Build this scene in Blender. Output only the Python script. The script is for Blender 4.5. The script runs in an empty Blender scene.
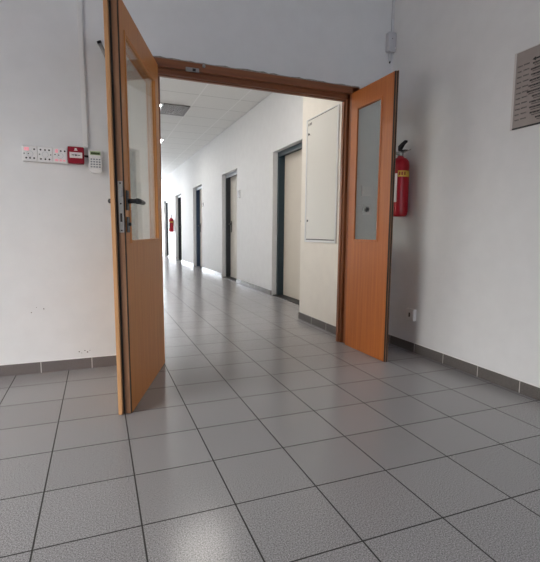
import bpy, bmesh, math, random
from mathutils import Vector, Matrix
random.seed(7)
scene = bpy.context.scene
COL = scene.collection
PI = math.pi

# ------------------------------------------------------------------ materials
def new_mat(name):
    m = bpy.data.materials.new(name); m.use_nodes = True
    nt = m.node_tree
    return m, nt, nt.nodes['Principled BSDF'], nt.nodes.new, nt.links.new

def plain(name, col, rough=0.5, metal=0.0, noise=0.0, scale=40, bump=0.0, spec=0.5):
    m, nt, b, N, L = new_mat(name)
    b.inputs['Base Color'].default_value = (*col, 1)
    b.inputs['Roughness'].default_value = rough
    b.inputs['Metallic'].default_value = metal
    b.inputs['Specular IOR Level'].default_value = spec
    tc = N('ShaderNodeTexCoord'); n = N('ShaderNodeTexNoise')
    n.inputs['Scale'].default_value = scale; n.inputs['Detail'].default_value = 4
    L(tc.outputs['Object'], n.inputs['Vector'])
    if noise:
        r = N('ShaderNodeValToRGB')
        r.color_ramp.elements[0].position = 0.3; r.color_ramp.elements[1].position = 0.7
        r.color_ramp.elements[0].color = tuple(c*(1-noise) for c in col)+(1,)
        r.color_ramp.elements[1].color = tuple(min(1, c*(1+noise)) for c in col)+(1,)
        L(n.outputs['Fac'], r.inputs['Fac']); L(r.outputs['Color'], b.inputs['Base Color'])
    if bump:
        bp = N('ShaderNodeBump'); bp.inputs['Strength'].default_value = bump; bp.inputs['Distance'].default_value = 0.002
        L(n.outputs['Fac'], bp.inputs['Height']); L(bp.outputs['Normal'], b.inputs['Normal'])
    return m

def emit(name, col, s):
    m, nt, b, N, L = new_mat(name)
    b.inputs['Base Color'].default_value = (*col, 1)
    b.inputs['Emission Color'].default_value = (*col, 1)
    b.inputs['Emission Strength'].default_value = s
    return m

def wood(name, dark, light, rough=0.4, xs=45, zs=1.6, horizontal=False):
    m, nt, b, N, L = new_mat(name)
    tc = N('ShaderNodeTexCoord'); mp = N('ShaderNodeMapping')
    mp.inputs['Scale'].default_value = (zs, xs, xs) if horizontal else (xs, xs, zs)
    n = N('ShaderNodeTexNoise'); n.inputs['Scale'].default_value = 1.0; n.inputs['Detail'].default_value = 5
    n.inputs['Roughness'].default_value = 0.6; n.inputs['Distortion'].default_value = 0.4
    r = N('ShaderNodeValToRGB')
    r.color_ramp.elements[0].position = 0.3; r.color_ramp.elements[1].position = 0.72
    r.color_ramp.elements[0].color = (*dark, 1); r.color_ramp.elements[1].color = (*light, 1)
    L(tc.outputs['Object'], mp.inputs['Vector']); L(mp.outputs['Vector'], n.inputs['Vector'])
    L(n.outputs['Fac'], r.inputs['Fac']); L(r.outputs['Color'], b.inputs['Base Color'])
    b.inputs['Roughness'].default_value = rough
    bp = N('ShaderNodeBump'); bp.inputs['Strength'].default_value = 0.08; bp.inputs['Distance'].default_value = 0.001
    L(n.outputs['Fac'], bp.inputs['Height']); L(bp.outputs['Normal'], b.inputs['Normal'])
    return m

def grid_mask(N, L, vec, axes, pitch, offs, width):
    """1 on the joints of a rectangular grid, 0 inside the tiles"""
    sep = N('ShaderNodeSeparateXYZ'); L(vec, sep.inputs[0])
    out = None
    def M(op, a, b=None):
        n = N('ShaderNodeMath'); n.operation = op
        for i, v in enumerate((a, b)):
            if v is None: continue
            if isinstance(v, (int, float)): n.inputs[i].default_value = v
            else: L(v, n.inputs[i])
        return n.outputs[0]
    cells = []
    for ax, p, o, w in zip(axes, pitch, offs, width):
        t = M('DIVIDE', M('SUBTRACT', sep.outputs[ax], o), p)
        fl = M('FLOOR', M('ADD', t, 0.5)); cells.append(M('FLOOR', t))
        d = M('MULTIPLY', M('ABSOLUTE', M('SUBTRACT', t, fl)), p)
        k = M('LESS_THAN', d, w/2)
        out = k if out is None else M('MAXIMUM', out, k)
    return out, cells

def tile_mat(name, axes, pitch, offs, width, base, grout, rough=0.3, speck=0.22, bump=0.25):
    m, nt, b, N, L = new_mat(name)
    tc = N('ShaderNodeTexCoord')
    mask, cells = grid_mask(N, L, tc.outputs['Object'], axes, pitch, offs, width)
    n = N('ShaderNodeTexNoise'); n.inputs['Scale'].default_value = 250; n.inputs['Detail'].default_value = 3
    L(tc.outputs['Object'], n.inputs['Vector'])
    r = N('ShaderNodeValToRGB')
    r.color_ramp.elements[0].position = 0.32; r.color_ramp.elements[1].position = 0.68
    r.color_ramp.elements[0].color = tuple(c*(1-speck) for c in base)+(1,)
    r.color_ramp.elements[1].color = tuple(c*(1+speck) for c in base)+(1,)
    L(n.outputs['Fac'], r.inputs['Fac'])
    # small tile-to-tile difference
    wn = N('ShaderNodeTexWhiteNoise'); wn.noise_dimensions = '2D'
    cb = N('ShaderNodeCombineXYZ')
    for i, c in enumerate(cells[:2]): L(c, cb.inputs[i])
    L(cb.outputs[0], wn.inputs['Vector'])
    mr = N('ShaderNodeMapRange'); mr.inputs['To Min'].default_value = 0.975; mr.inputs['To Max'].default_value = 1.025
    L(wn.outputs['Value'], mr.inputs['Value'])
    hs = N('ShaderNodeHueSaturation'); L(r.outputs['Color'], hs.inputs['Color']); L(mr.outputs[0], hs.inputs['Value'])
    mx = N('ShaderNodeMix'); mx.data_type = 'RGBA'
    L(mask, mx.inputs['Factor']); L(hs.outputs['Color'], mx.inputs[6]); mx.inputs[7].default_value = (*grout, 1)
    L(mx.outputs[2], b.inputs['Base Color'])
    b.inputs['Specular IOR Level'].default_value = 0.34
    mr2 = N('ShaderNodeMapRange'); mr2.inputs['To Min'].default_value = rough; mr2.inputs['To Max'].default_value = 0.85
    L(mask, mr2.inputs['Value']); L(mr2.outputs[0], b.inputs['Roughness'])
    n2 = N('ShaderNodeTexNoise'); n2.inputs['Scale'].default_value = 120; n2.inputs['Detail'].default_value = 2
    L(tc.outputs['Object'], n2.inputs['Vector'])
    sb = N('ShaderNodeMath'); sb.operation = 'SUBTRACT'
    L(n2.outputs['Fac'], sb.inputs[0]); L(mask, sb.inputs[1])
    bp = N('ShaderNodeBump'); bp.inputs['Strength'].default_value = bump; bp.inputs['Distance'].default_value = 0.0006
    L(sb.outputs[0], bp.inputs['Height']); L(bp.outputs['Normal'], b.inputs['Normal'])
    return m

def glass(name, tint):
    m = bpy.data.materials.new(name); m.use_nodes = True
    nt = m.node_tree; N = nt.nodes.new; L = nt.links.new
    nt.nodes.remove(nt.nodes['Principled BSDF'])
    t = N('ShaderNodeBsdfTransparent'); t.inputs[0].default_value = (*tint, 1)
    g = N('ShaderNodeBsdfGlossy'); g.inputs['Roughness'].default_value = 0.03
    lw = N('ShaderNodeLayerWeight'); lw.inputs[0].default_value = 0.5
    pw = N('ShaderNodeMath'); pw.operation = 'POWER'; pw.inputs[1].default_value = 5.0
    f = N('ShaderNodeMapRange'); f.inputs['To Min'].default_value = 0.04
    L(lw.outputs['Facing'], pw.inputs[0]); L(pw.outputs[0], f.inputs['Value'])
    mx = N('ShaderNodeMixShader')
    L(f.outputs[0], mx.inputs[0]); L(t.outputs[0], mx.inputs[1]); L(g.outputs[0], mx.inputs[2])
    L(mx.outputs[0], nt.nodes['Material Output'].inputs[0])
    return m

MT = {}
MT['wall'] = plain('white_plaster', (0.735, 0.735, 0.735), 0.75, noise=0.02, scale=9, bump=0.25)
MT['wall_cream_bounce'] = plain('cream_bounce_plaster', (0.83, 0.78, 0.70), 0.75, noise=0.02, scale=9, bump=0.2)  # cream warmed and lightened to carry door bounce and lamp light
MT['ceiling'] = plain('ceiling_paint', (0.75, 0.75, 0.74), 0.9)
MT['ceiling_low_bounce'] = plain('hall_ceiling_darkened', (0.28, 0.28, 0.29), 0.9)  # unseen ceiling, darkened to cut light bounced onto the upper walls
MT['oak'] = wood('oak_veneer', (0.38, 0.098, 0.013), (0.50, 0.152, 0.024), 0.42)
MT['oak_left'] = wood('oak_veneer_sheen', (0.47, 0.168, 0.034), (0.59, 0.25, 0.06), 0.42)  # same oak, made paler to carry sheen and make up weaker light
MT['oak_lip'] = wood('oak_edge', (0.42, 0.21, 0.085), (0.58, 0.31, 0.14), 0.45)
MT['oak_dark'] = wood('oak_edge_dark', (0.16, 0.075, 0.035), (0.34, 0.165, 0.08), 0.5)
MT['frame_wood'] = wood('frame_oak', (0.19, 0.058, 0.020), (0.33, 0.115, 0.040), 0.42)
MT['frame_head'] = wood('frame_oak_head', (0.17, 0.054, 0.02), (0.30, 0.105, 0.038), 0.42, horizontal=True)
MT['seal'] = plain('rubber_seal', (0.02, 0.015, 0.012), 0.7)
MT['glass'] = glass('door_glass', (0.94, 0.96, 0.93))
MT['black'] = plain('black_plastic', (0.012, 0.012, 0.014), 0.35)
MT['steel'] = plain('brushed_steel', (0.36, 0.345, 0.33), 0.38, 1.0, noise=0.08, scale=60)
MT['white_plastic'] = plain('white_plastic', (0.78, 0.77, 0.76), 0.35)
MT['grey_plastic'] = plain('grey_plastic', (0.55, 0.55, 0.57), 0.4)
MT['red_paint'] = plain('red_enamel', (0.36, 0.006, 0.016), 0.3, spec=0.35)
MT['red_plastic'] = plain('red_plastic', (0.27, 0.005, 0.02), 0.45, spec=0.25)
MT['yellow'] = plain('yellow_label', (0.62, 0.40, 0.05), 0.5)
MT['paper'] = plain('white_label', (0.75, 0.68, 0.68), 0.6)
MT['ink'] = plain('black_ink', (0.02, 0.018, 0.018), 0.6)
MT['ink_grey'] = plain('grey_ink', (0.12, 0.105, 0.10), 0.6)
MT['lcd'] = plain('keypad_lcd', (0.05, 0.075, 0.025), 0.2)
MT['lcd_rim'] = plain('keypad_lcd_rim', (0.45, 0.55, 0.32), 0.35)
MT['key'] = plain('keypad_key', (0.20, 0.21, 0.24), 0.5)
MT['pink'] = emit('pink_indicator', (0.9, 0.35, 0.40), 0.35)
MT['teal'] = plain('teal_steel_paint', (0.018, 0.040, 0.055), 0.35)
MT['dark_steel'] = plain('dark_steel_paint', (0.012, 0.015, 0.022), 0.35)
MT['blue_steel'] = plain('blue_steel_paint', (0.020, 0.040, 0.085), 0.35)
MT['door_cream'] = plain('cream_door_paint', (0.70, 0.64, 0.55), 0.45, noise=0.02, scale=6)
MT['door_white'] = plain('pale_door_paint', (0.72, 0.69, 0.63), 0.45)
MT['cab_paint'] = plain('cabinet_paint', (0.68, 0.66, 0.60), 0.38)
MT['sign'] = plain('sign_plate', (0.33, 0.285, 0.265), 0.5, noise=0.05, scale=20)
MT['sign_edge'] = plain('sign_edge', (0.62, 0.58, 0.56), 0.4)
MT['plaster_raw'] = plain('raw_plaster', (0.30, 0.27, 0.24), 0.9, noise=0.25, scale=60, bump=0.6)
MT['dirt'] = plain('scuff_dirt', (0.16, 0.14, 0.13), 0.9)
MT['lamp'] = emit('fluorescent_diffuser', (1.0, 0.95, 0.92), 1.5)
MT['lamp_corr'] = emit('fluorescent_diffuser_corridor', (1.0, 0.97, 0.93), 19.0)
MT['day'] = emit('daylight_pane', (0.88, 0.94, 1.0), 35.0)
MT['fill_room'] = emit('fill_pane_room', (0.76, 0.85, 1.0), 4.1)
MT['fill_side'] = emit('fill_pane_side', (1.0, 0.97, 0.93), 2.3)
MT['day_high'] = emit('daylight_pane_high', (0.95, 0.95, 1.0), 42.0)
MT['lamp_near'] = emit('fluorescent_diffuser_near', (1.0, 0.95, 0.89), 14.0)
MT['vent_grey'] = plain('vent_grey', (0.30, 0.29, 0.28), 0.6)
MT['head_reflect'] = plain('grey_blue_reflection', (0.36, 0.40, 0.46), 0.3)  # pale tone paints in the reflection on the frame heads
MT['tip_metal'] = plain('tip_metal', (0.55, 0.54, 0.53), 0.4, 0.3)
MT['plate_grey'] = plain('plate_grey', (0.30, 0.29, 0.28), 0.45, 0.4)
MT['white_metal'] = plain('white_metal', (0.72, 0.72, 0.71), 0.4)

TX, TY = -0.500, 2.809
MT['floor'] = tile_mat('floor_tile', (0, 1), (0.3, 0.3), (TX, TY), (0.0052, 0.0052), (0.300, 0.289, 0.294), (0.035, 0.032, 0.03), 0.20, speck=0.48, bump=0.05)
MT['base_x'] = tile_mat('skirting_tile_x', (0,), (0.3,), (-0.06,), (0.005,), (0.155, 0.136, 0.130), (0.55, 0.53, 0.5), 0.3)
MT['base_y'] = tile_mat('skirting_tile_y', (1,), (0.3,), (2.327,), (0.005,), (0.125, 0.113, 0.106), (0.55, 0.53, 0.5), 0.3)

def ceiling_tiles():
    m, nt, b, N, L = new_mat('ceiling_panels')
    tc = N('ShaderNodeTexCoord')
    a, ca = grid_mask(N, L, tc.outputs['Object'], (0,), (0.6,), (1.41,), (0.018,))
    c, cc = grid_mask(N, L, tc.outputs['Object'], (1,), (0.6,), (6.96,), (0.02,))
    n = N('ShaderNodeTexNoise'); n.inputs['Scale'].default_value = 300
    L(tc.outputs['Object'], n.inputs['Vector'])
    r = N('ShaderNodeValToRGB')
    r.color_ramp.elements[0].position = 0.4; r.color_ramp.elements[1].position = 0.6
    r.color_ramp.elements[0].color = (0.64, 0.63, 0.605, 1); r.color_ramp.elements[1].color = (0.70, 0.69, 0.665, 1)
    L(n.outputs['Fac'], r.inputs['Fac'])
    m1 = N('ShaderNodeMix'); m1.data_type = 'RGBA'; L(c, m1.inputs['Factor']); L(r.outputs['Color'], m1.inputs[6]); m1.inputs[7].default_value = (0.50, 0.49, 0.47, 1)
    m2 = N('ShaderNodeMix'); m2.data_type = 'RGBA'; L(a, m2.inputs['Factor']); L(m1.outputs[2], m2.inputs[6]); m2.inputs[7].default_value = (0.75, 0.74, 0.72, 1)
    L(m2.outputs[2], b.inputs['Base Color']); b.inputs['Roughness'].default_value = 0.85
    return m
MT['ceiling_panels'] = ceiling_tiles()

# ------------------------------------------------------------------ mesh helpers
class MB:
    def __init__(s): s.bm = bmesh.new(); s.slot = 0
    def _fin(s, before, slot):
        for f in s.bm.faces:
            if f not in before: f.material_index = slot
    def box(s, x0, x1, y0, y1, z0, z1, bev=0.0, seg=2, slot=0):
        vs = [s.bm.verts.new(p) for p in ((x0,y0,z0),(x1,y0,z0),(x1,y1,z0),(x0,y1,z0),(x0,y0,z1),(x1,y0,z1),(x1,y1,z1),(x0,y1,z1))]
        fs = [s.bm.faces.new([vs[i] for i in q]) for q in ((3,2,1,0),(4,5,6,7),(0,1,5,4),(1,2,6,5),(2,3,7,6),(3,0,4,7))]
        for f in fs: f.material_index = slot
        if bev:
            es = list({e for f in fs for e in f.edges})
            r = bmesh.ops.bevel(s.bm, geom=es, offset=bev, segments=seg, profile=0.5, affect='EDGES')
            for f in r['faces']: f.material_index = slot
        return s
    def lathe(s, prof, M=None, seg=28, slot=0):
        M = M or Matrix(); rings = []
        for r, z in prof:
            if r < 1e-6: rings.append([s.bm.verts.new(M @ Vector((0, 0, z)))])
            else: rings.append([s.bm.verts.new(M @ Vector((r*math.cos(2*PI*i/seg), r*math.sin(2*PI*i/seg), z))) for i in range(seg)])
        for a, b in zip(rings, rings[1:]):
            for i in range(seg):
                j = (i+1) % seg
                if len(a) == 1 and len(b) == 1: continue
                if len(a) == 1: f = s.bm.faces.new((a[0], b[j], b[i]))
                elif len(b) == 1: f = s.bm.faces.new((a[i], a[j], b[0]))
                else: f = s.bm.faces.new((a[i], a[j], b[j], b[i]))
                f.material_index = slot; f.smooth = True
        for rg, flip in ((rings[0], True), (rings[-1], False)):
            if len(rg) > 1:
                f = s.bm.faces.new(rg[::-1] if flip else rg); f.material_index = slot
        return s
    def cyl(s, c, axis, r, h, seg=20, slot=0, bev=0.0):
        """cylinder from c along axis"""
        q = Vector((0, 0, 1)).rotation_difference(Vector(axis)).to_matrix().to_4x4()
        M = Matrix.Translation(Vector(c)) @ q
        p = [(r, 0), (r, h)] if not bev else [(r-bev, 0), (r, bev), (r, h-bev), (r-bev, h)]
        return s.lathe(p, M, seg, slot)
    def tube(s, pts, r, seg=10, slot=0):
        pts = [Vector(p) for p in pts]; rings = []; up = None
        for i, p in enumerate(pts):
            t = (pts[min(i+1, len(pts)-1)] - pts[max(i-1, 0)]).normalized()
            if up is None: up = Vector((0, 0, 1)) if abs(t.z) < 0.9 else Vector((1, 0, 0))
            a = t.cross(up).normalized(); b = t.cross(a).normalized(); up = -b if False else up
            rr = r[i] if isinstance(r, (list, tuple)) else r
            rings.append([s.bm.verts.new(p + a*rr*math.cos(2*PI*k/seg) + b*rr*math.sin(2*PI*k/seg)) for k in range(seg)])
        for A, B in zip(rings, rings[1:]):
            for i in range(seg):
                j = (i+1) % seg
                f = s.bm.faces.new((A[i], A[j], B[j], B[i])); f.material_index = slot; f.smooth = True
        s.bm.faces.new(rings[0][::-1]).material_index = slot; s.bm.faces.new(rings[-1]).material_index = slot
        return s
    def prism(s, poly, d0, d1, plane='xz', slot=0):
        """extruded polygon; plane xz extrudes along y"""
        def P(a, b, d): return (a, d, b) if plane == 'xz' else (a, b, d) if plane == 'xy' else (d, a, b)
        A = [s.bm.verts.new(P(a, b, d0)) for a, b in poly]; B = [s.bm.verts.new(P(a, b, d1)) for a, b in poly]
        n = len(poly)
        for i in range(n):
            s.bm.faces.new((A[i], A[(i+1) % n], B[(i+1) % n], B[i])).material_index = slot
        s.bm.faces.new(A[::-1]).material_index = slot; s.bm.faces.new(B).material_index = slot
        return s
    def build(s, name, mats, parent=None):
        bmesh.ops.recalc_face_normals(s.bm, faces=s.bm.faces[:])
        me = bpy.data.meshes.new(name); s.bm.to_mesh(me); s.bm.free()
        for m in (mats if isinstance(mats, (list, tuple)) else [mats]): me.materials.append(MT[m])
        o = bpy.data.objects.new(name, me); COL.objects.link(o)
        if parent: o.parent = parent
        return o

def thing(name, label, cat, loc=(0, 0, 0), rz=0.0, group=None, kind=None):
    o = bpy.data.objects.new(name, None); COL.objects.link(o)
    o.empty_display_size = 0.05
    o.location = loc; o.rotation_euler = (0, 0, rz)
    o['label'] = label; o['category'] = cat
    if group: o['group'] = group
    if kind: o['kind'] = kind
    return o
def tag(o, label, cat, group=None):
    o['label'] = label; o['category'] = cat
    if group: o['group'] = group
    return o
def struct(name, mb, mats, label=None, cat=None):
    o = mb.build(name, mats); o['kind'] = 'structure'
    if label: o['label'] = label; o['category'] = cat
    return o
B = lambda *a, **k: MB().box(*a, **k)

# ------------------------------------------------------------------ shell
YF = 3.05          # room face of the wall with the double doors
YB = 3.14          # its corridor face
XR = 2.235         # right wall of the room
XC = 2.316         # right wall of the corridor
XP = 1.965         # face of the pier with the built-in cabinet
YP = 4.13
ZC = 2.83
ZH = 3.5           # hall ceiling
YE = 21.0
XL, YK = -2.3, -3.4
CL = -0.35         # left wall of the corridor
FL, FR = 0.335, 1.932   # opening for the frame

struct('floor', B(XL-0.2, 2.6, YK-0.2, YE+0.2, -0.1, 0), 'floor', 'grey speckled square floor tiles through hall and corridor', 'floor')
struct('ceiling', B(XL-0.2, XR+0.2, YK-0.2, YB, ZH, ZH+0.1), 'ceiling_low_bounce', 'unseen ceiling of the entrance hall, dark grey to cut bounce light', 'ceiling')
struct('ceiling_corridor', B(CL-0.2, 2.6, YB, YE+0.2, ZC, ZC+0.1), 'ceiling_panels', 'square panelled suspended ceiling of the corridor', 'ceiling')
w = MB()
w.box(XL, FL, YF, YB, 0, ZH); w.box(FR, 2.44, YF, YB, 0, ZH); w.box(FL, FR, YF, YB, 2.022, ZH)
struct('wall_front', w, 'wall', 'white plaster wall around the wooden double doorway', 'wall')
struct('wall_right', B(XR, XR+0.205, YK, YF, 0, ZH), 'wall', 'white plaster wall on the right side of the hall', 'wall')
w = MB(); ly0, ly1, lz0, lz1 = 1.28, 1.72, 2.82, 3.16
ey0, ey1, ez1 = 0.50, 2.12, 2.12
w.box(XL-0.2, XL, YK-0.2, ey0, 0, ZH); w.box(XL-0.2, XL, ey1, YB, 0, ZH); w.box(XL-0.2, XL, ey0, ey1, ez1, lz0)
w.box(XL-0.2, XL, ey0, ly0, lz0, ZH); w.box(XL-0.2, XL, ly0, ly1, lz1, ZH); w.box(XL-0.2, XL, ly1, ey1, lz0, ZH)
struct('wall_left', w, 'wall', 'white plaster wall on the far left of the hall', 'wall')
w = MB(); wx0, wx1, wz0, wz1 = 0.0, 2.1, 0.5, 2.1
w.box(XL, wx0, YK-0.2, YK, 0, ZH); w.box(wx1, XR+0.2, YK-0.2, YK, 0, ZH); w.box(wx0, wx1, YK-0.2, YK, wz1, ZH)
struct('wall_back', w, 'wall', 'white wall with an added fill window behind the viewer', 'wall')
def window(name, x0, x1, y0, y1, z0, z1, mat, label, n=3, rz=0):
    t = thing(name, label, 'window', ((x0+x1)/2, (y0+y1)/2, z0), rz, kind='structure')
    if rz: x0, x1, y0, y1 = y0, y1, x0, x1
    hw = (x1-x0)/2; d = (y1-y0)/2
    f = MB()
    f.box(-hw, hw, -d, d, 0, 0.06); f.box(-hw, hw, -d, d, z1-z0-0.06, z1-z0)
    for i in range(n+1):
        x = -hw + i*(2*hw-0.06)/n
        f.box(x, x+0.06, -d, d, 0.06, z1-z0-0.06)
    f.build('window_frame', 'white_metal', t)
    for i in range(n):
        a = -hw + i*(2*hw-0.06)/n + 0.06; b = -hw + (i+1)*(2*hw-0.06)/n
        B(a, b, -0.01, 0.01, 0.06, z1-z0-0.06).build('window_pane', mat, t)
    return t
window('added_window_1', wx0, wx1, YK-0.14, YK-0.06, wz0, wz1, 'fill_room', 'added fill window in the wall behind the viewer')  # unseen window, added as cool fill for the hall

window('window_4', XL-0.14, XL-0.06, ey0, ey1, 0.0, ez1, 'glass', 'glazed entrance in the left wall of the hall', 2, PI/2)
struct('ground_outside', B(-40.0, XL-0.2, -40.0, 40.0, -0.15, -0.02), 'dirt')
window('window_3', XL-0.14, XL-0.06, ly0, ly1, lz0, lz1, 'day_high', 'small high window in the left wall of the hall', 1, PI/2)

# corridor right wall with five deep door openings
doors = [(4.80, 5.81), (7.50, 8.51), (10.31, 11.32), (13.04, 14.05), (15.65, 16.66)]
DH = 2.02
w = MB(); y = YP-0.1
for a, b in doors:
    w.box(XC, XC+0.28, y, a, 0, ZC); w.box(XC, XC+0.28, a, b, DH, ZC); y = b
w.box(XC, XC+0.28, y, YE, 0, ZC)
struct('wall_corridor_right', w, 'wall', 'long white corridor wall with a row of dark framed doors', 'wall')
w = MB(); sy0, sy1, sz0, sz1 = 3.7, 5.3, 0.9, 2.4
w.box(CL-0.2, CL, YB, sy0, 0, ZC); w.box(CL-0.2, CL, sy1, YE, 0, ZC); w.box(CL-0.2, CL, sy0, sy1, 0, sz0); w.box(CL-0.2, CL, sy0, sy1, sz1, ZC)
window('added_window_5', CL-0.14, CL-0.06, sy0, sy1, sz0, sz1, 'fill_side', 'added fill window in the left wall opposite the built-in cabinet', 2, PI/2)  # unseen window, added to brighten the pier and nearby floor
struct('wall_corridor_left', w, 'wall', 'white corridor wall on the left behind the open door', 'wall')
struct('wall_corridor_pier', B(XP, XC+0.1, YB, YP, 0, ZC), 'wall_cream_bounce', 'cream wall pier with warm bounce in its colour, holding the built-in cabinet', 'wall')
w = MB()
w.box(CL, XC+0.28, YE, YE+0.2, 2.6, ZC); w.box(CL, CL+0.15, YE, YE+0.2, 0, 2.6); w.box(2.25, XC+0.28, YE, YE+0.2, 0, 2.6)
struct('wall_corridor_end', w, 'wall', 'end wall of the corridor around its tall window', 'wall')
window('window_2', CL+0.15, 2.25, YE+0.04, YE+0.12, 0.0, 2.6, 'day', 'tall bright glazed window at the far end of the corridor', 2)

# skirting
BH, BT = 0.07, 0.010
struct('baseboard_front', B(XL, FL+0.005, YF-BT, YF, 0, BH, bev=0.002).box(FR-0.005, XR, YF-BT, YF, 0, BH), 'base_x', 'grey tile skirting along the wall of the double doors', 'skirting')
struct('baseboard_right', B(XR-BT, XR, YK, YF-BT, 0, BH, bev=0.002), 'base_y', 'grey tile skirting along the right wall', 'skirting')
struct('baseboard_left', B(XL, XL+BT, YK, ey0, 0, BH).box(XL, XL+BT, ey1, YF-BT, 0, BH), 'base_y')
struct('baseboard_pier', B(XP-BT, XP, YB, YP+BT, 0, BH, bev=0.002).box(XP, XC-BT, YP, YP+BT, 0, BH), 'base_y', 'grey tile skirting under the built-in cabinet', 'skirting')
w = MB(); y = YP+BT
for a, b in doors: w.box(XC-BT, XC, y, a, 0, BH, bev=0.002); y = b
w.box(XC-BT, XC, y, YE, 0, BH)
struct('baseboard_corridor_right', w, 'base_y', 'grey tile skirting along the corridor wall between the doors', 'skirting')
struct('baseboard_corridor_left', B(CL, CL+BT, YB, YE, 0, BH), 'base_y')
# thin bead of white filler on top of the skirting
w = B(XL, FL+0.005, YF-0.006, YF, BH, BH+0.005)
struct('trim_1', w, 'white_plastic'); struct('trim_2', B(XR-0.006, XR, YK, YF-0.01, BH, BH+0.005), 'white_plastic')

# ------------------------------------------------------------------ double door frame
t = thing('door_frame', 'brown wooden frame around the open double doorway', 'door frame', ((FL+FR)/2, YF, 0))
h = (FR-FL)/2; cx = (FL+FR)/2
il, ir = 0.420-cx, 1.838-cx
for s, (o_, i_) in enumerate(((-h, il), (h, ir))):
    d = 1 if i_ > o_ else -1
    m = MB()
    def bx(a, b, *r, **k): m.box(min(a, b), max(a, b), *r, **k)
    bx(o_, i_-d*0.030, -0.012, 0.030, 0, 2.02, bev=0.003)
    bx(o_, i_-d*0.040, 0.030, 0.038, 0, 2.02, slot=1)
    bx(o_, i_-d*0.012, 0.038, 0.062, 0, 1.975, bev=0.003)
    bx(o_, i_, 0.062, 0.095, 0, 1.935, bev=0.003)
    m.build('jamb', ['frame_wood', 'seal'], t)
m = MB()
m.box(-h, h, -0.012, 0.030, 1.975, 2.025, bev=0.003)
m.box(-h+0.03, h-0.03, 0.030, 0.038, 1.980, 2.02, slot=1)
m.box(-h+0.03, h-0.03, 0.038, 0.062, 1.944, 2.015, bev=0.003)
m.box(-h+0.03, h-0.03, 0.062, 0.095, 1.938, 2.0, bev=0.003)
m.build('head', ['frame_head', 'seal'], t)
# rough plaster strip left above the head
m = MB()
n = 40
top = [(-h + 2*h*i/n, 2.026 + 0.010*random.random() + 0.004) for i in range(n+1)]
m.prism([(-h, 2.018)] + [(h, 2.018)] + top[::-1], -0.008, 0.0)
m.build('plaster_strip', 'plaster_raw', t)
# strike plate of the bolt
m = B(-0.045, 0.045, -0.0165, -0.012, 1.958, 1.985, bev=0.001)
m.box(-0.045, -0.012, -0.030, -0.016, 1.962, 1.974, bev=0.001)
sp = m.build('strike_plate', 'steel', t); sp.location = (0.625-cx, 0, 0.006)
b_ = B(0.0, 0.022, -0.0175, -0.0160, 1.962, 1.980).build('bolt_hole', 'seal', sp)
m = MB().cyl((0.70-cx, -0.018, 2.008), (0, -1, 0), 0.011, 0.012, bev=0.002)
m.build('guide_stub', 'steel', t)

# ------------------------------------------------------------------ door leaves
# local frame: x runs from hinge to free edge, z up, +y is the hidden (lip) side, y=0 the visible face (mirrored for the left leaf)
def leaf(name, label, loc, ang, wd, th, lip_t, lip_over, side, glz, H, wmat, hx0=0.012, hid=0.05):
    t = thing(name, label, 'door', loc, ang)
    g0, g1, z0, z1 = glz
    sy = side                       # direction from the visible face into the leaf
    def bx(m, x0, x1, y0, y1, *r, **k):
        a, b = sorted((y0*sy, y1*sy)); m.box(x0, x1, a, b, *r, **k)
    bt = th - lip_t
    zb = 0.003
    m = MB(); fb = 0.012; gh = g0-hid      # face board, then a wider opening behind the glass
    bx(m, hx0, g0, 0, fb, zb, H); bx(m, g1, wd-0.012, 0, fb, zb, H)
    bx(m, g0, g1, 0, fb, zb, z0); bx(m, g0, g1, 0, fb, z1, H)
    bx(m, hx0, gh, fb, bt, zb, H); bx(m, g1, wd-0.012, fb, bt, zb, H)
    bx(m, gh, g1, fb, bt, zb, z0); bx(m, gh, g1, fb, bt, z1, H)
    m.build('panel', wmat, t)
    m = MB(); bx(m, wd-0.012, wd, 0.0050, bt, zb, H); m.build('edge_strip', 'oak_dark', t)
    m = MB(); bx(m, wd-0.012, wd-0.002, 0.0010, 0.0050, zb, H); m.build('edge_seal', 'seal', t)
    m = MB()
    bx(m, hx0, gh, bt, th, zb+0.01, H+0.006); bx(m, g1, wd+lip_over, bt+0.006, th, zb, H+0.006, bev=0.002)
    bx(m, gh, g1, bt, th, zb+0.01, z0); bx(m, gh, g1, bt, th, z1, H+0.006)
    m.build('rebate_lip', 'oak_lip', t)
    m = MB(); bx(m, g1+0.02, wd+0.002, bt-0.004, bt+0.006, zb, H); m.build('rebate_seal', 'seal', t)
    # glazing beads on both faces
    for ya, yb, q, g0_ in ((-0.005, 0.006, 0.012, g0), (th-0.004, th+0.005, 0.008, gh)):
        m = MB(); g0, g0k = g0_, g0
        bx(m, g0-q*0.3, g0+q, ya, yb, z0-q*0.3, z1+q*0.3, bev=0.003); bx(m, g1-q, g1+q*0.3, ya, yb, z0-q*0.3, z1+q*0.3, bev=0.003)
        bx(m, g0+q, g1-q, ya, yb, z0-q*0.3, z0+q, bev=0.003); bx(m, g0+q, g1-q, ya, yb, z1-q, z1+q*0.3, bev=0.003)
        m.build('glazing_bead', wmat, t); g0 = g0k
    m = MB(); bx(m, g0+0.002, g1-0.002, 0.006, 0.011, z0+0.002, z1-0.002); m.build('glass_pane', 'glass', t)
    # hinges
    for z in (0.25, 1.0, 1.72):
        MB().cyl((hx0-0.004, (th+0.002)*sy, z), (0, 0, 1), 0.008, 0.09, bev=0.002).build('hinge', 'steel', t)
    return t, bx

def dirang(a, b): return math.atan2(b[1]-a[1], b[0]-a[0])
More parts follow.
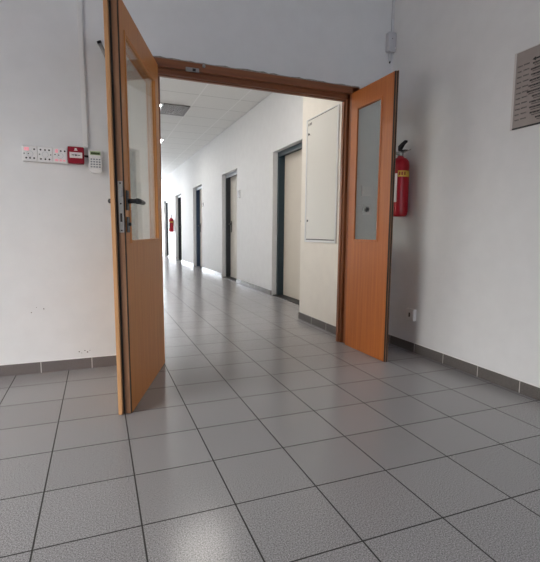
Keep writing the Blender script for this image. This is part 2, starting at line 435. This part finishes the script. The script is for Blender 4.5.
# left leaf: visible face from (0.416,3.033) to (0.139,2.202); inside of the leaf lies towards -X
a, b = (0.414, 3.014), (0.131, 2.186)
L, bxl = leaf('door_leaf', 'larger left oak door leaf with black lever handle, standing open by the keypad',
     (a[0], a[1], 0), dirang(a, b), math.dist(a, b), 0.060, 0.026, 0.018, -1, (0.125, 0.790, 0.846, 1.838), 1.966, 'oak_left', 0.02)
L.rotation_euler.x = math.radians(0.45)
# (local +y of this leaf points towards +X, so the leaf body is at negative y)
wd = math.dist(a, b); ux = wd-0.040
m = MB(); m.box(ux-0.019, ux+0.019, 0.0, 0.007, 1.000, 1.095, bev=0.003)
hp = m.build('handle_plate', 'black', L)
m = MB(); m.box(ux-0.019, ux+0.019, 0.0, 0.007, 0.895, 0.970, bev=0.003)
m.cyl((ux, 0.006, 0.935), (0, 1, 0), 0.009, 0.012, bev=0.002)
m.build('keyhole_plate', 'black', L)
m = MB()
m.cyl((ux, 0.005, 1.045), (0, 1, 0), 0.011, 0.045)
m.tube([(ux+0.004, 0.050, 1.045), (ux-0.03, 0.052, 1.045), (ux-0.09, 0.052, 1.044), (ux-0.105, 0.052, 1.044)], [0.014, 0.014, 0.013, 0.012])
lv = m.build('lever', 'black', L)
MB().cyl((ux-0.105, 0.052, 1.044), (-1, 0, 0), 0.0095, 0.022, bev=0.002).build('lever_tip', 'tip_metal', lv)
m = MB(); m.box(ux-0.019, ux+0.019, -0.067, -0.060, 1.000, 1.095, bev=0.003)
m.cyl((ux, -0.065, 1.045), (0, -1, 0), 0.011, 0.020)
m.tube([(ux+0.004, -0.078, 1.045), (ux-0.03, -0.079, 1.045), (ux-0.115, -0.079, 1.044)], 0.011)
lb = m.build('rear_lever', 'black', L)
m = MB(); m.box(wd-0.002, wd+0.002, -0.028, -0.006, 0.895, 1.135, bev=0.001)
fp = m.build('lock_faceplate', 'steel', L)
m = MB(); m.box(wd+0.001, wd+0.010, -0.023, -0.011, 1.060, 1.095, bev=0.002)
m.build('latch', 'steel', fp)
m = MB(); m.box(wd+0.0015, wd+0.0028, -0.022, -0.012, 0.945, 0.985); m.build('bolt_slot', 'seal', fp)
for z in (0.905, 1.125, 1.03): MB().cyl((wd+0.001, -0.017, z), (1, 0, 0), 0.004, 0.002, seg=10).build('screw', 'seal', fp)
# right leaf: visible face from (1.861,3.03) to (1.872,2.508), body towards +X
a, b = (1.845, 3.026), (1.852, 2.487)
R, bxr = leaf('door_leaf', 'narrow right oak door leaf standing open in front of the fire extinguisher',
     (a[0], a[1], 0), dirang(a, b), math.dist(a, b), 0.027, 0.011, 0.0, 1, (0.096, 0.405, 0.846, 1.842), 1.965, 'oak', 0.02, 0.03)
# ------------------------------------------------------------------ things on the front wall (local x right, -y out of the wall)
FW = 0.0; RW = -PI/2
def panel_unit(x, label, kind):
    t = thing('indicator_panel', label, 'electrical panel', (x, YF, 1.357), FW, 'white electrical panels left of the door')
    MB().box(-0.0405, 0.0405, -0.032, 0, -0.046, 0.046, bev=0.004).box(-0.040, 0.040, -0.008, 0.0, -0.0475, -0.045).build('housing', 'white_plastic', t)
    spots = {'a': ([(0.024, 0.027), (-0.020, -0.025), (0.0, -0.025), (0.022, -0.025), (-0.03, 0.0), (-0.008, 0.0)], [(-0.030, -0.004, 0.018, 0.036)]),
             'b': ([(-0.024, 0.027), (0.0, 0.027), (0.022, 0.027), (-0.024, -0.027), (0.0, -0.027), (0.022, -0.027), (-0.03, 0.0), (0.03, 0.0)], []),
             'c': ([(0.004, 0.027), (0.026, 0.027), (-0.008, 0.002), (-0.028, 0.004)], [(-0.026, -0.012, 0.016, 0.036), (-0.030, -0.012, -0.034, -0.022), (-0.004, 0.008, -0.034, -0.022), (0.014, 0.028, -0.034, -0.024)])}[kind]
    for i, (hx, hz) in enumerate(spots[0]):
        MB().cyl((hx, -0.031, hz), (0, -1, 0), 0.0052 if abs(hz) > 0.01 else 0.0035, 0.0025, seg=12).build('socket_hole', 'ink', t)
    for q in spots[1]:
        B(q[0], q[1], -0.0335, -0.0315, q[2], q[3], bev=0.001).build('indicator_light', 'pink', t)
    # moulded centre ring
    MB().lathe([(0.018, 0), (0.0165, 0.002), (0.015, 0.0)], Matrix.Translation((0, -0.0315, 0)) @ Matrix.Rotation(PI/2, 4, 'X'), 20).build('centre_ring', 'grey_plastic', t)
    return t
panel_unit(-0.361, 'leftmost white square panel of the row, with a pink lit window', 'a')
panel_unit(-0.279, 'white square panel with dark dots only, in the middle of the three', 'b')
panel_unit(-0.197, 'white square panel with pink lights touching the red call point', 'c')

t = thing('fire_call_point', 'red square fire alarm call point with white window', 'fire alarm', (-0.108, YF, 1.365))
MB().box(-0.046, 0.046, -0.045, 0, -0.050, 0.050, bev=0.005, seg=3).build('housing', 'red_plastic', t)
wi = B(-0.036, 0.036, -0.0475, -0.044, -0.018, 0.016, bev=0.001).build('break_window', 'paper', t)
m = MB().cyl((0.0, -0.0472, -0.001), (0, -1, 0), 0.0055, 0.0012, seg=14)
m.prism([(-0.024, -0.003), (-0.012, -0.003), (-0.012, -0.006), (-0.007, -0.001), (-0.012, 0.004), (-0.012, 0.001), (-0.024, 0.001)], -0.0484, -0.0472)
m.prism([(0.024, -0.003), (0.012, -0.003), (0.012, -0.006), (0.007, -0.001), (0.012, 0.004), (0.012, 0.001), (0.024, 0.001)], -0.0484, -0.0472)
m.build('press_mark', 'ink', wi)
MB().lathe([(0.0075, 0), (0.0075, 0.0015)], Matrix.Translation((0, -0.0445, 0.034)) @ Matrix.Rotation(PI/2, 4, 'X'), 16).box(-0.010, 0.010, -0.046, -0.044, 0.026, 0.029).build('emblem', 'paper', t)

t = thing('alarm_keypad', 'white alarm keypad with green screen beside the left door leaf', 'keypad', (0.003, YF, 1.335))
m = MB().box(-0.040, 0.040, -0.026, 0.003, -0.058, 0.070, bev=0.006, seg=3)
m.prism([(-0.037, -0.056), (0.037, -0.056), (0.031, -0.066), (0.014, -0.071), (-0.014, -0.071), (-0.031, -0.066)], -0.026, -0.002)
m.build('housing', 'white_plastic', t)
m = B(-0.041, 0.041, -0.030, -0.024, 0.030, 0.071, bev=0.004); m.build('lid', 'white_plastic', t)
lr = B(-0.031, 0.031, -0.0325, -0.029, 0.039, 0.063, bev=0.001).build('screen_rim', 'lcd_rim', t)
B(-0.027, 0.027, -0.0338, -0.0322, 0.042, 0.056).build('screen', 'lcd', lr)
for r_ in range(4):
    for c_ in range(4):
        x = -0.024 + c_*0.016; z = 0.014 - r_*0.0155
        B(x-0.0048, x+0.0048, -0.0295, -0.025, z-0.0036, z+0.0036, bev=0.001).build('key', 'key', t)

m = MB(); m.box(-0.014, 0.014, -0.014, 0, 0.0, 1.405, bev=0.002)
o = m.build('cable_trunking', 'white_plastic'); o.location = (-0.052, YF, 1.42); o.rotation_euler = (0, math.radians(-0.6), 0)
tag(o, 'white vertical cable trunking running up from the keypad', 'cable trunking')
m = MB().tube([(0, 0, 0), (0.008, 0.001, 0.0), (0.016, 0.0, -0.001), (0.022, 0.0, -0.001)], 0.007)
o = m.build('cable_link', 'black'); o.location = (-0.061, YF-0.0065, 1.368)
tag(o, 'short black cable between red call point and keypad', 'cable')

t = thing('door_catch', 'small steel stay arm high on the wall behind the left door leaf', 'door catch', (0.098, YF, 1.965))
B(-0.01, 0.02, -0.006, 0, -0.03, 0.03, bev=0.002).build('base_plate', 'steel', t)
MB().tube([(0.0, -0.004, -0.005), (-0.018, -0.03, 0.022), (-0.050, -0.045, 0.080)], 0.012).build('arm', 'steel', t)
MB().tube([(-0.048, -0.0445, 0.077), (-0.054, -0.047, 0.090)], 0.0135).build('rubber_tip', 'black', t)

# switch behind left leaf, switch and socket behind right leaf (seen through the glass)
def plate(name, label, cat, loc, rz, w_, h_, kind, group=None):
    t = thing(name, label, cat, loc, rz, group)
    B(-w_/2, w_/2, -0.010, 0, -h_/2, h_/2, bev=0.003).build('plate', 'white_plastic', t)
    if kind == 'switch':
        B(-w_*0.33, w_*0.33, -0.014, -0.009, -h_*0.33, h_*0.33, bev=0.002).build('rocker', 'white_plastic', t)
    else:
        m = MB().lathe([(w_*0.34, 0), (w_*0.34, 0.004), (w_*0.30, 0.004), (w_*0.29, 0.001), (0, 0.001)], Matrix.Translation((0, -0.009, 0)) @ Matrix.Rotation(PI/2, 4, 'X'), 24)
        m.build('socket_ring', 'white_plastic', t)
        m = MB().cyl((0, -0.0098, 0.010), (0, -1, 0), 0.0075, 0.003, seg=12).cyl((0, -0.0098, -0.014), (0, -1, 0), 0.0065, 0.003, seg=12)
        m.build('pin_holes', 'ink', t)
    return t
plate('light_switch', 'white light switch seen through the left door glass', 'light switch', (0.258, YF, 1.258), 0, 0.075, 0.078, 'switch')
plate('light_switch', 'white light switch seen through the right door glass, above a socket', 'light switch', (2.027, YF, 1.243), 0, 0.090, 0.080, 'switch')
plate('power_socket', 'white power socket seen through the right door glass', 'socket', (2.033, YF, 1.096), 0, 0.075, 0.080, 'socket')
# surface socket on the right wall
t = thing('power_socket', 'white surface power socket low on the right wall', 'socket', (XR, 2.672, 0.288), RW)
B(-0.042, 0.042, -0.032, 0, -0.045, 0.045, bev=0.004).build('housing', 'white_plastic', t)
m = MB().lathe([(0.036, 0), (0.036, 0.003), (0.033, 0.003), (0.031, -0.001), (0, -0.001)], Matrix.Translation((0, -0.0335, 0)) @ Matrix.Rotation(PI/2, 4, 'X'), 24)
m.build('socket_ring', 'white_plastic', t)
m = B(-0.010, 0.010, -0.0340, -0.0310, -0.018, 0.018, bev=0.003); m.build('recess', 'ink', t)

# siren box near the corner
t = thing('alarm_box', 'small pale alarm box high in the corner above the right door leaf', 'alarm', (2.197, YF, 2.395))
B(-0.037, 0.037, -0.048, 0.003, -0.072, 0.075, bev=0.012, seg=3).build('housing', 'grey_plastic', t)
m = MB().cyl((-0.004, -0.047, 0.022), (0, -1, 0), 0.004, 0.002, seg=10); m.build('led', 'ink', t)
B(0.020, 0.028, -0.050, -0.047, -0.052, -0.038).build('status_light', 'white_plastic', t)
m = MB(); m.tube([(-0.014, -0.02, -0.07), (-0.014, -0.02, -0.12), (-0.008, -0.02, -0.145)], 0.004).tube([(0.008, -0.02, -0.07), (0.009, -0.02, -0.13), (0.004, -0.02, -0.145)], 0.003)
m.build('cable_tail', 'grey_plastic', t)
MB().tube([(-0.002, -0.02, -0.138), (-0.004, -0.021, -0.152)], 0.0065).build('tail_end', 'black', t)
m = MB().tube([(0.014, -0.004, 0.07), (0.016, -0.004, 0.424)], 0.004); m.build('cable', 'grey_plastic', t)

# ------------------------------------------------------------------ fire extinguishers
def extinguisher(label, loc, rz, H, r):
    t = thing('fire_extinguisher', label, 'fire extinguisher', loc, rz, 'wall hung fire extinguishers')
    cy = -r-0.008
    T = Matrix.Translation((0, cy, 0))
    bh = H*0.78
    MB().lathe([(0, 0), (r*0.80, 0.0), (r*0.93, 0.012), (r, 0.035), (r, bh-r*0.9), (r*0.93, bh-r*0.45), (r*0.72, bh-r*0.15), (r*0.38, bh), (r*0.30, bh+0.012), (0, bh+0.012)], T, 36).build('cylinder', 'red_paint', t)
    def patch(A0, A1, za, zb_, r0, r1, name, mat, parent):
        m = MB(); seg = 14; vs = []
        for k in range(seg+1):
            an = math.radians(A0 + (A1-A0)*k/seg)
            vs.append([m.bm.verts.new((r*q*math.cos(an), cy + r*q*math.sin(an), z)) for q, z in ((r1, za), (r1, zb_), (r0, zb_), (r0, za))])
        for A, C in zip(vs, vs[1:]):
            for i in range(4): m.bm.faces.new((A[i], A[(i+1) % 4], C[(i+1) % 4], C[i]))
        m.bm.faces.new(vs[0]); m.bm.faces.new(vs[-1][::-1])
        return m.build(name, mat, parent)
    yb_ = patch(-49, 40, bh*0.665, bh*0.765, 0.99, 1.012, 'yellow_band', 'yellow', t)
    for A0 in (-42, -28, -10): patch(A0, A0+8, bh*0.69, bh*0.745, 1.0, 1.018, 'band_print', 'red_plastic', yb_)
    # curved paper label on the front
    m = MB(); seg = 14; a0, a1 = math.radians(-160), math.radians(-52)
    vs = []
    for k in range(seg+1):
        an = a0 + (a1-a0)*k/seg
        vs.append([m.bm.verts.new((r*q*math.cos(an), cy + r*q*math.sin(an), z)) for q, z in ((1.008, bh*0.24), (1.008, bh*0.72), (0.99, bh*0.72), (0.99, bh*0.24))])
    for A, C in zip(vs, vs[1:]):
        for i in range(4): m.bm.faces.new((A[i], A[(i+1) % 4], C[(i+1) % 4], C[i]))
    m.bm.faces.new(vs[0]); m.bm.faces.new(vs[-1][::-1])
    lab = m.build('label', 'paper', t)
    m = MB(); rng = random.Random(3)
    for k in range(9):                     # rows of small print
        z = bh*(0.28 + k*0.045)
        for j in range(1):
            an = a0 + (a1-a0)*0.55; da = 0.45 + 0.2*rng.random()
            P = [(r*1.011*math.cos(an+e), cy + r*1.011*math.sin(an+e)) for e in (0, da)]
            m.prism([(P[0][0], P[0][1]), (P[1][0], P[1][1]), (P[1][0]*0.99, cy+(P[1][1]-cy)*0.99), (P[0][0]*0.99, cy+(P[0][1]-cy)*0.99)], z, z+bh*0.018, plane='xy')
    m.build('label_print', 'red_plastic', lab)
    m = MB().cyl((0, cy, bh+0.008), (0, 0, 1), r*0.30, H*0.07, bev=0.003)
    m.cyl((0, cy, bh+0.03), (0, -1, 0), r*0.16, r*0.6); m.build('valve', 'steel', t)
    zt = bh + H*0.075
    m = MB().prism([(-0.012*r/0.08, zt), (r*0.95, zt-0.004), (r*1.05, zt+0.006), (-0.012, zt+0.018)], cy-0.012, cy+0.012)
    m.build('carry_handle', 'black', t)
    m = MB().prism([(-r*0.25, zt+0.012), (r*0.1, zt+0.022), (r*0.45, zt+H*0.085), (r*0.9, zt+H*0.112), (r*0.85, zt+H*0.135), (r*0.25, zt+H*0.11), (-r*0.25, zt+0.045)], cy-0.012, cy+0.012)
    m.build('squeeze_lever', 'black', t)
    MB().tube([(r*0.2, cy, bh+0.03), (r*0.9, cy, bh+0.035), (r*1.5, cy+0.01, bh+0.045)], 0.0035).build('safety_pin', 'steel', t)
    m = MB().tube([(-r*0.1, cy+r*0.1, bh+0.03), (-r*0.6, cy+r*0.3, bh+0.01), (-r*1.0, cy+r*0.25, bh*0.80), (-r*1.10, cy+0.005, bh*0.6), (-r*1.08, cy, bh*0.34)], [0.010, 0.010, 0.010, 0.010, 0.013])
    m.build('hose', 'black', t)
    m = B(-0.012, 0.012, cy+r*0.95, 0.004, bh*0.45, bh*0.85); m.build('wall_bracket', 'steel', t)
    return t
extinguisher('red fire extinguisher half hidden behind the narrow right door leaf', (XR, 2.80, 1.035), RW, 0.565, 0.069)
extinguisher('red fire extinguisher far down the corridor wall', (XC, 14.45, 0.90), RW, 0.56, 0.075)

# ------------------------------------------------------------------ sign on the right wall
t = thing('wall_sign', 'grey information board with an arrow and rows of dark lettering on the right wall', 'sign', (XR, 1.898, 1.502), RW)
SW, SH = 0.62, 0.412
B(0, SW, -0.006, 0, 0, SH).build('board', 'sign', t)
m = MB().box(-0.012, 0.002, -0.008, 0, -0.004, SH+0.003).box(SW-0.002, SW+0.004, -0.009, 0, -0.004, SH+0.003).box(0.002, SW-0.002, -0.009, 0, SH, SH+0.003)
m.build('side_edge', 'sign_edge', t)
B(0.002, SW-0.002, -0.010, 0, -0.004, 0.003).build('bottom_edge', 'ink', t)
rng = random.Random(11)
def word(m, x, z, wdt, hgt, th):
    """a run of small letter-like strokes"""
    cx_ = x
    while cx_ < x+wdt:
        lw = hgt*rng.uniform(0.55, 0.8); k = rng.random()
        if k < 0.4:
            m.box(cx_, cx_+th, -0.0072, -0.0058, z, z+hgt); m.box(cx_+lw-th, cx_+lw, -0.0072, -0.0058, z, z+hgt); m.box(cx_, cx_+lw, -0.0072, -0.0058, z+hgt*0.42, z+hgt*0.42+th)
        elif k < 0.7:
            m.box(cx_, cx_+th, -0.0072, -0.0058, z, z+hgt); m.box(cx_, cx_+lw, -0.0072, -0.0058, z+hgt-th, z+hgt); m.box(cx_, cx_+lw, -0.0072, -0.0058, z, z+th)
        else:
            m.box(cx_+lw/2-th/2, cx_+lw/2+th/2, -0.0072, -0.0058, z, z+hgt); m.box(cx_, cx_+lw, -0.0072, -0.0058, z+hgt-th, z+hgt)
        cx_ += lw + hgt*0.16
zr = SH-0.080; PIT = 0.0290
for k in range(11):
    z = zr - k*PIT
    def wp(name, mat, *a):
        m = MB(); word(m, *a); m.build(name, mat, t)
    wp('small_word', 'ink_grey', 0.012, z, 0.026, 0.006, 0.0016); wp('small_word', 'ink_grey', 0.050, z+0.001, 0.034, 0.006, 0.0016)
    z -= 0.009
    x0 = (0.105, 0.095, 0.097, 0.092, 0.088, 0.080, 0.112, 0.100, 0.100, 0.106, 0.140)[k]
    for dx, wmin, wmax in ((0, 0.05, 0.08), (0.115, 0.05, 0.09), (0.235, 0.04, 0.12)):
        wp('bold_word', 'ink', x0+dx, z, rng.uniform(wmin, wmax), 0.0085, 0.0026)
    wp('small_word', 'ink_grey', x0+0.010, z-0.0105, rng.uniform(0.10, 0.25), 0.005, 0.0012)
wp('heading', 'ink', 0.165, SH-0.040, 0.28, 0.018, 0.005)
za = zr+0.016
m3 = MB(); m3.prism([(0.100, za), (0.122, za+0.011), (0.119, za+0.004), (0.175, za+0.004), (0.175, za-0.004), (0.119, za-0.004), (0.122, za-0.011)], -0.0072, -0.0058)
m3.build('arrow', 'ink', t)

# ------------------------------------------------------------------ built-in cabinet on the pier (faces -X)
t = thing('electrical_cabinet', 'tall cream built-in cabinet door in the wall behind the right door frame', 'cabinet', (XP, 4.015, 0.812), RW)
CW, CH = 0.625, 1.19
m = MB()
q = 0.022
m.box(0, q, -0.012, 0, 0, CH, bev=0.002); m.box(CW-q, CW, -0.012, 0, 0, CH, bev=0.002)
m.box(q, CW-q, -0.012, 0, 0, q, bev=0.002); m.box(q, CW-q, -0.012, 0, CH-q*0.4, CH, bev=0.002)
m.build('cabinet_frame', 'white_metal', t)
B(q, CW-q, -0.004, -0.001, q, CH-q*0.4).build('gap', 'ink_grey', t)
dr = B(q+0.003, CW-q-0.004, -0.010, -0.003, q+0.010, CH-q*0.4-0.006, bev=0.001).build('cabinet_door', 'cab_paint', t)
for z in (0.21, 1.045):
    MB().cyl((0.062, -0.010, z), (0, -1, 0), 0.010, 0.006, seg=14).build('lock', 'black', dr)
m = MB()
for x in (0.045, 0.075, 0.100):
    m.box(x, x+0.004, -0.0112, -0.0098, 1.125, 1.150); m.box(x+0.010, x+0.014, -0.0112, -0.0098, 1.130, 1.150); m.box(x, x+0.014, -0.0112, -0.0098, 1.146, 1.150)
m.build('marking', 'ink_grey', dr)

# ------------------------------------------------------------------ corridor doors
descr = ['nearest corridor door, cream panel in a dark teal frame', 'second corridor door with black frame and pale panel',
         'third corridor door in a deep dark blue frame', 'fourth corridor door seen as a dark strip', 'farthest corridor door, just visible past the left door leaf']
fm = ['teal', 'dark_steel', 'blue_steel', 'dark_steel', 'dark_steel']
for i, (a, b) in enumerate(doors):
    t = thing('door_%d' % (i+1), descr[i], 'door', (XC, b, 0), RW, kind='structure')
    W_ = b-a; y0, y1 = 0.075, 0.175      # frame starts behind a plastered reveal
    m = MB(); q = 0.045
    m.box(0, q, y0, y1+0.05, 0, DH); m.box(W_-q, W_, y0, y1+0.05, 0, DH); m.box(q, W_-q, y0+0.02, y1+0.05, DH-q, DH)
    m.build('frame', fm[i], t)
    B(q, W_-q, y0, y0+0.02, DH-q-0.02, DH).build('frame_head', fm[0] if i == 0 else 'head_reflect', t)
    pl = B(q+0.003, W_-q-0.003, y1-0.012, y1+0.03, 0.012, DH-q-0.003).build('leaf', 'door_cream' if i == 0 else 'door_white', t)
    m = B(q+0.05, q+0.10, y1-0.019, y1-0.011, 0.90, 1.12) if i else B(q+0.56, q+0.60, y1-0.017, y1-0.011, 1.045, 1.065)
    hd = m.build('lock_plate', 'black', pl)
    if i:
        m = MB().cyl((q+0.075, y1-0.016, 1.06), (0, -1, 0), 0.010, 0.045).tube([(q+0.070, y1-0.06, 1.06), (q+0.12, y1-0.062, 1.06), (q+0.19, y1-0.06, 1.06)], 0.014)
        m.build('handle', 'black', pl)
    B(0.0, W_, 0.02, y1, -0.002, 0.010).build('dark_gap_strip', 'ink', t)  # black strip standing for the dark gap under the leaf

for (y, z0, z1, w_, lab) in ((7.36, 1.495, 1.625, 0.10, 'small steel door number plate beside the second corridor door'), (10.18, 1.49, 1.58, 0.10, 'tiny steel plate beside the third corridor door')):
    t = thing('door_plate', lab, 'sign', (XC, y, z0), RW, 'steel plates beside the corridor doors')
    B(-w_/2, w_/2, -0.014, 0, 0, z1-z0, bev=0.002).build('plate', 'plate_grey', t)
    B(-w_/2-0.014, -w_/2+0.004, -0.012, 0, 0.0, z1-z0).build('side_rail', 'ink_grey', t)

# ------------------------------------------------------------------ ceiling fittings
def lamp(label, x0, x1, y0, y1, mat, zc=ZC):
    t = thing('ceiling_light', label, 'ceiling light', ((x0+x1)/2, (y0+y1)/2, zc), group='square ceiling lights')
    hx, hy = (x1-x0)/2, (y1-y0)/2
    m = MB(); q = 0.02
    m.box(-hx, hx, -hy, -hy+q, -0.02, 0); m.box(-hx, hx, hy-q, hy, -0.02, 0); m.box(-hx, -hx+q, -hy+q, hy-q, -0.02, 0); m.box(hx-q, hx, -hy+q, hy-q, -0.02, 0)
    m.build('light_frame', 'white_metal', t)
    B(-hx+q, hx-q, -hy+q, hy-q, -0.016, -0.002).build('diffuser', mat, t)
    return t
lamp('bright ceiling light beside the grey ceiling vent', 0.39, 0.985, 6.965, 7.555, 'lamp_corr')
lamp('second bright ceiling light down the corridor', 0.76, 1.36, 9.55, 10.15, 'lamp_corr')
lamp('third ceiling light, far down the corridor behind the left door leaf', 0.69, 1.29, 12.55, 13.15, 'lamp_corr')
lamp('last ceiling light near the corridor window', 0.69, 1.29, 16.0, 16.6, 'lamp_corr')
lamp('ceiling light just past the doorway, hidden above the door head', 0.72, 1.32, 4.36, 4.96, 'lamp_near')
lamp('ceiling light of the hall behind the viewer', -0.3, 0.3, -1.6, -1.0, 'lamp', ZH)

t = thing('ceiling_vent', 'grey ceiling vent grille beside a bright ceiling light', 'ceiling vent', (1.195, 7.26, ZC))
m = MB().box(-0.20, 0.20, -0.29, 0.29, -0.006, 0); m.build('backing', 'ink_grey', t)
m = MB(); 
for i in range(13): m.box(-0.20+i*0.0325, -0.188+i*0.0325, -0.29, 0.29, -0.018, -0.005)
for i in range(15): m.box(-0.20, 0.20, -0.29+i*0.0405, -0.278+i*0.0405, -0.016, -0.005)
m.build('grille', 'vent_grey', t)
# scuffs low on the left wall
m = MB(); rng = random.Random(5)
for (x, z) in ((-0.135, 0.115), (-0.12, 0.105), (-0.10, 0.12), (-0.085, 0.108), (-0.07, 0.118), (-0.40, 0.39), (-0.37, 0.42), (-0.33, 0.41)):
    s_ = rng.uniform(0.003, 0.006)
    m.prism([(x+s_*math.cos(k)*rng.uniform(.6, 1), z+s_*math.sin(k)*rng.uniform(.6, 1)) for k in (0, 1.2, 2.5, 3.8, 5.1)], YF-0.0012, YF+0.001)
struct('trim_3', m, 'dirt')

# ------------------------------------------------------------------ world, camera, colour
wd_ = bpy.data.worlds.new('world'); scene.world = wd_; wd_.use_nodes = True
nt = wd_.node_tree; bg = nt.nodes['Background']          # bright overcast sky, dim at the horizon
tc = nt.nodes.new('ShaderNodeTexCoord'); sx = nt.nodes.new('ShaderNodeSeparateXYZ'); mr = nt.nodes.new('ShaderNodeMapRange')
nt.links.new(tc.outputs['Generated'], sx.inputs[0]); nt.links.new(sx.outputs['Z'], mr.inputs['Value'])
mr.inputs['From Min'].default_value = -0.02; mr.inputs['From Max'].default_value = 0.16
mr.inputs['To Min'].default_value = 0.5; mr.inputs['To Max'].default_value = 15.3
nt.links.new(mr.outputs[0], bg.inputs[1]); bg.inputs[0].default_value = (1.0, 0.945, 0.975, 1)

f, p, yw, rl = 436.51, 0.110330, 0.375524, 0.0098158
cp, sp_ = math.cos(p), math.sin(p); cy, sy = math.cos(yw), math.sin(yw); cr, sr = math.cos(rl), math.sin(rl)
fwd = Vector((sy*cp, cy*cp, -sp_)); right = Vector((cy, -sy, 0)); up = right.cross(fwd)
r2 = cr*right + sr*up; u2 = -sr*right + cr*up
cam = bpy.data.cameras.new('camera'); co = bpy.data.objects.new('camera', cam); COL.objects.link(co)
M = Matrix((r2, u2, -fwd)).transposed().to_4x4(); M.translation = (0, 0, 0.90136)
co.matrix_world = M
cam.sensor_fit = 'AUTO'; cam.sensor_width = 36; cam.lens = 36*f/562; cam.clip_start = 0.02; cam.clip_end = 100
scene.camera = co
scene.view_settings.view_transform = 'Standard'; scene.view_settings.look = 'None'
scene.view_settings.exposure = 0.0; scene.view_settings.gamma = 1.0; scene.view_settings.use_curve_mapping = False
scene.cycles.max_bounces = 10; scene.cycles.diffuse_bounces = 6
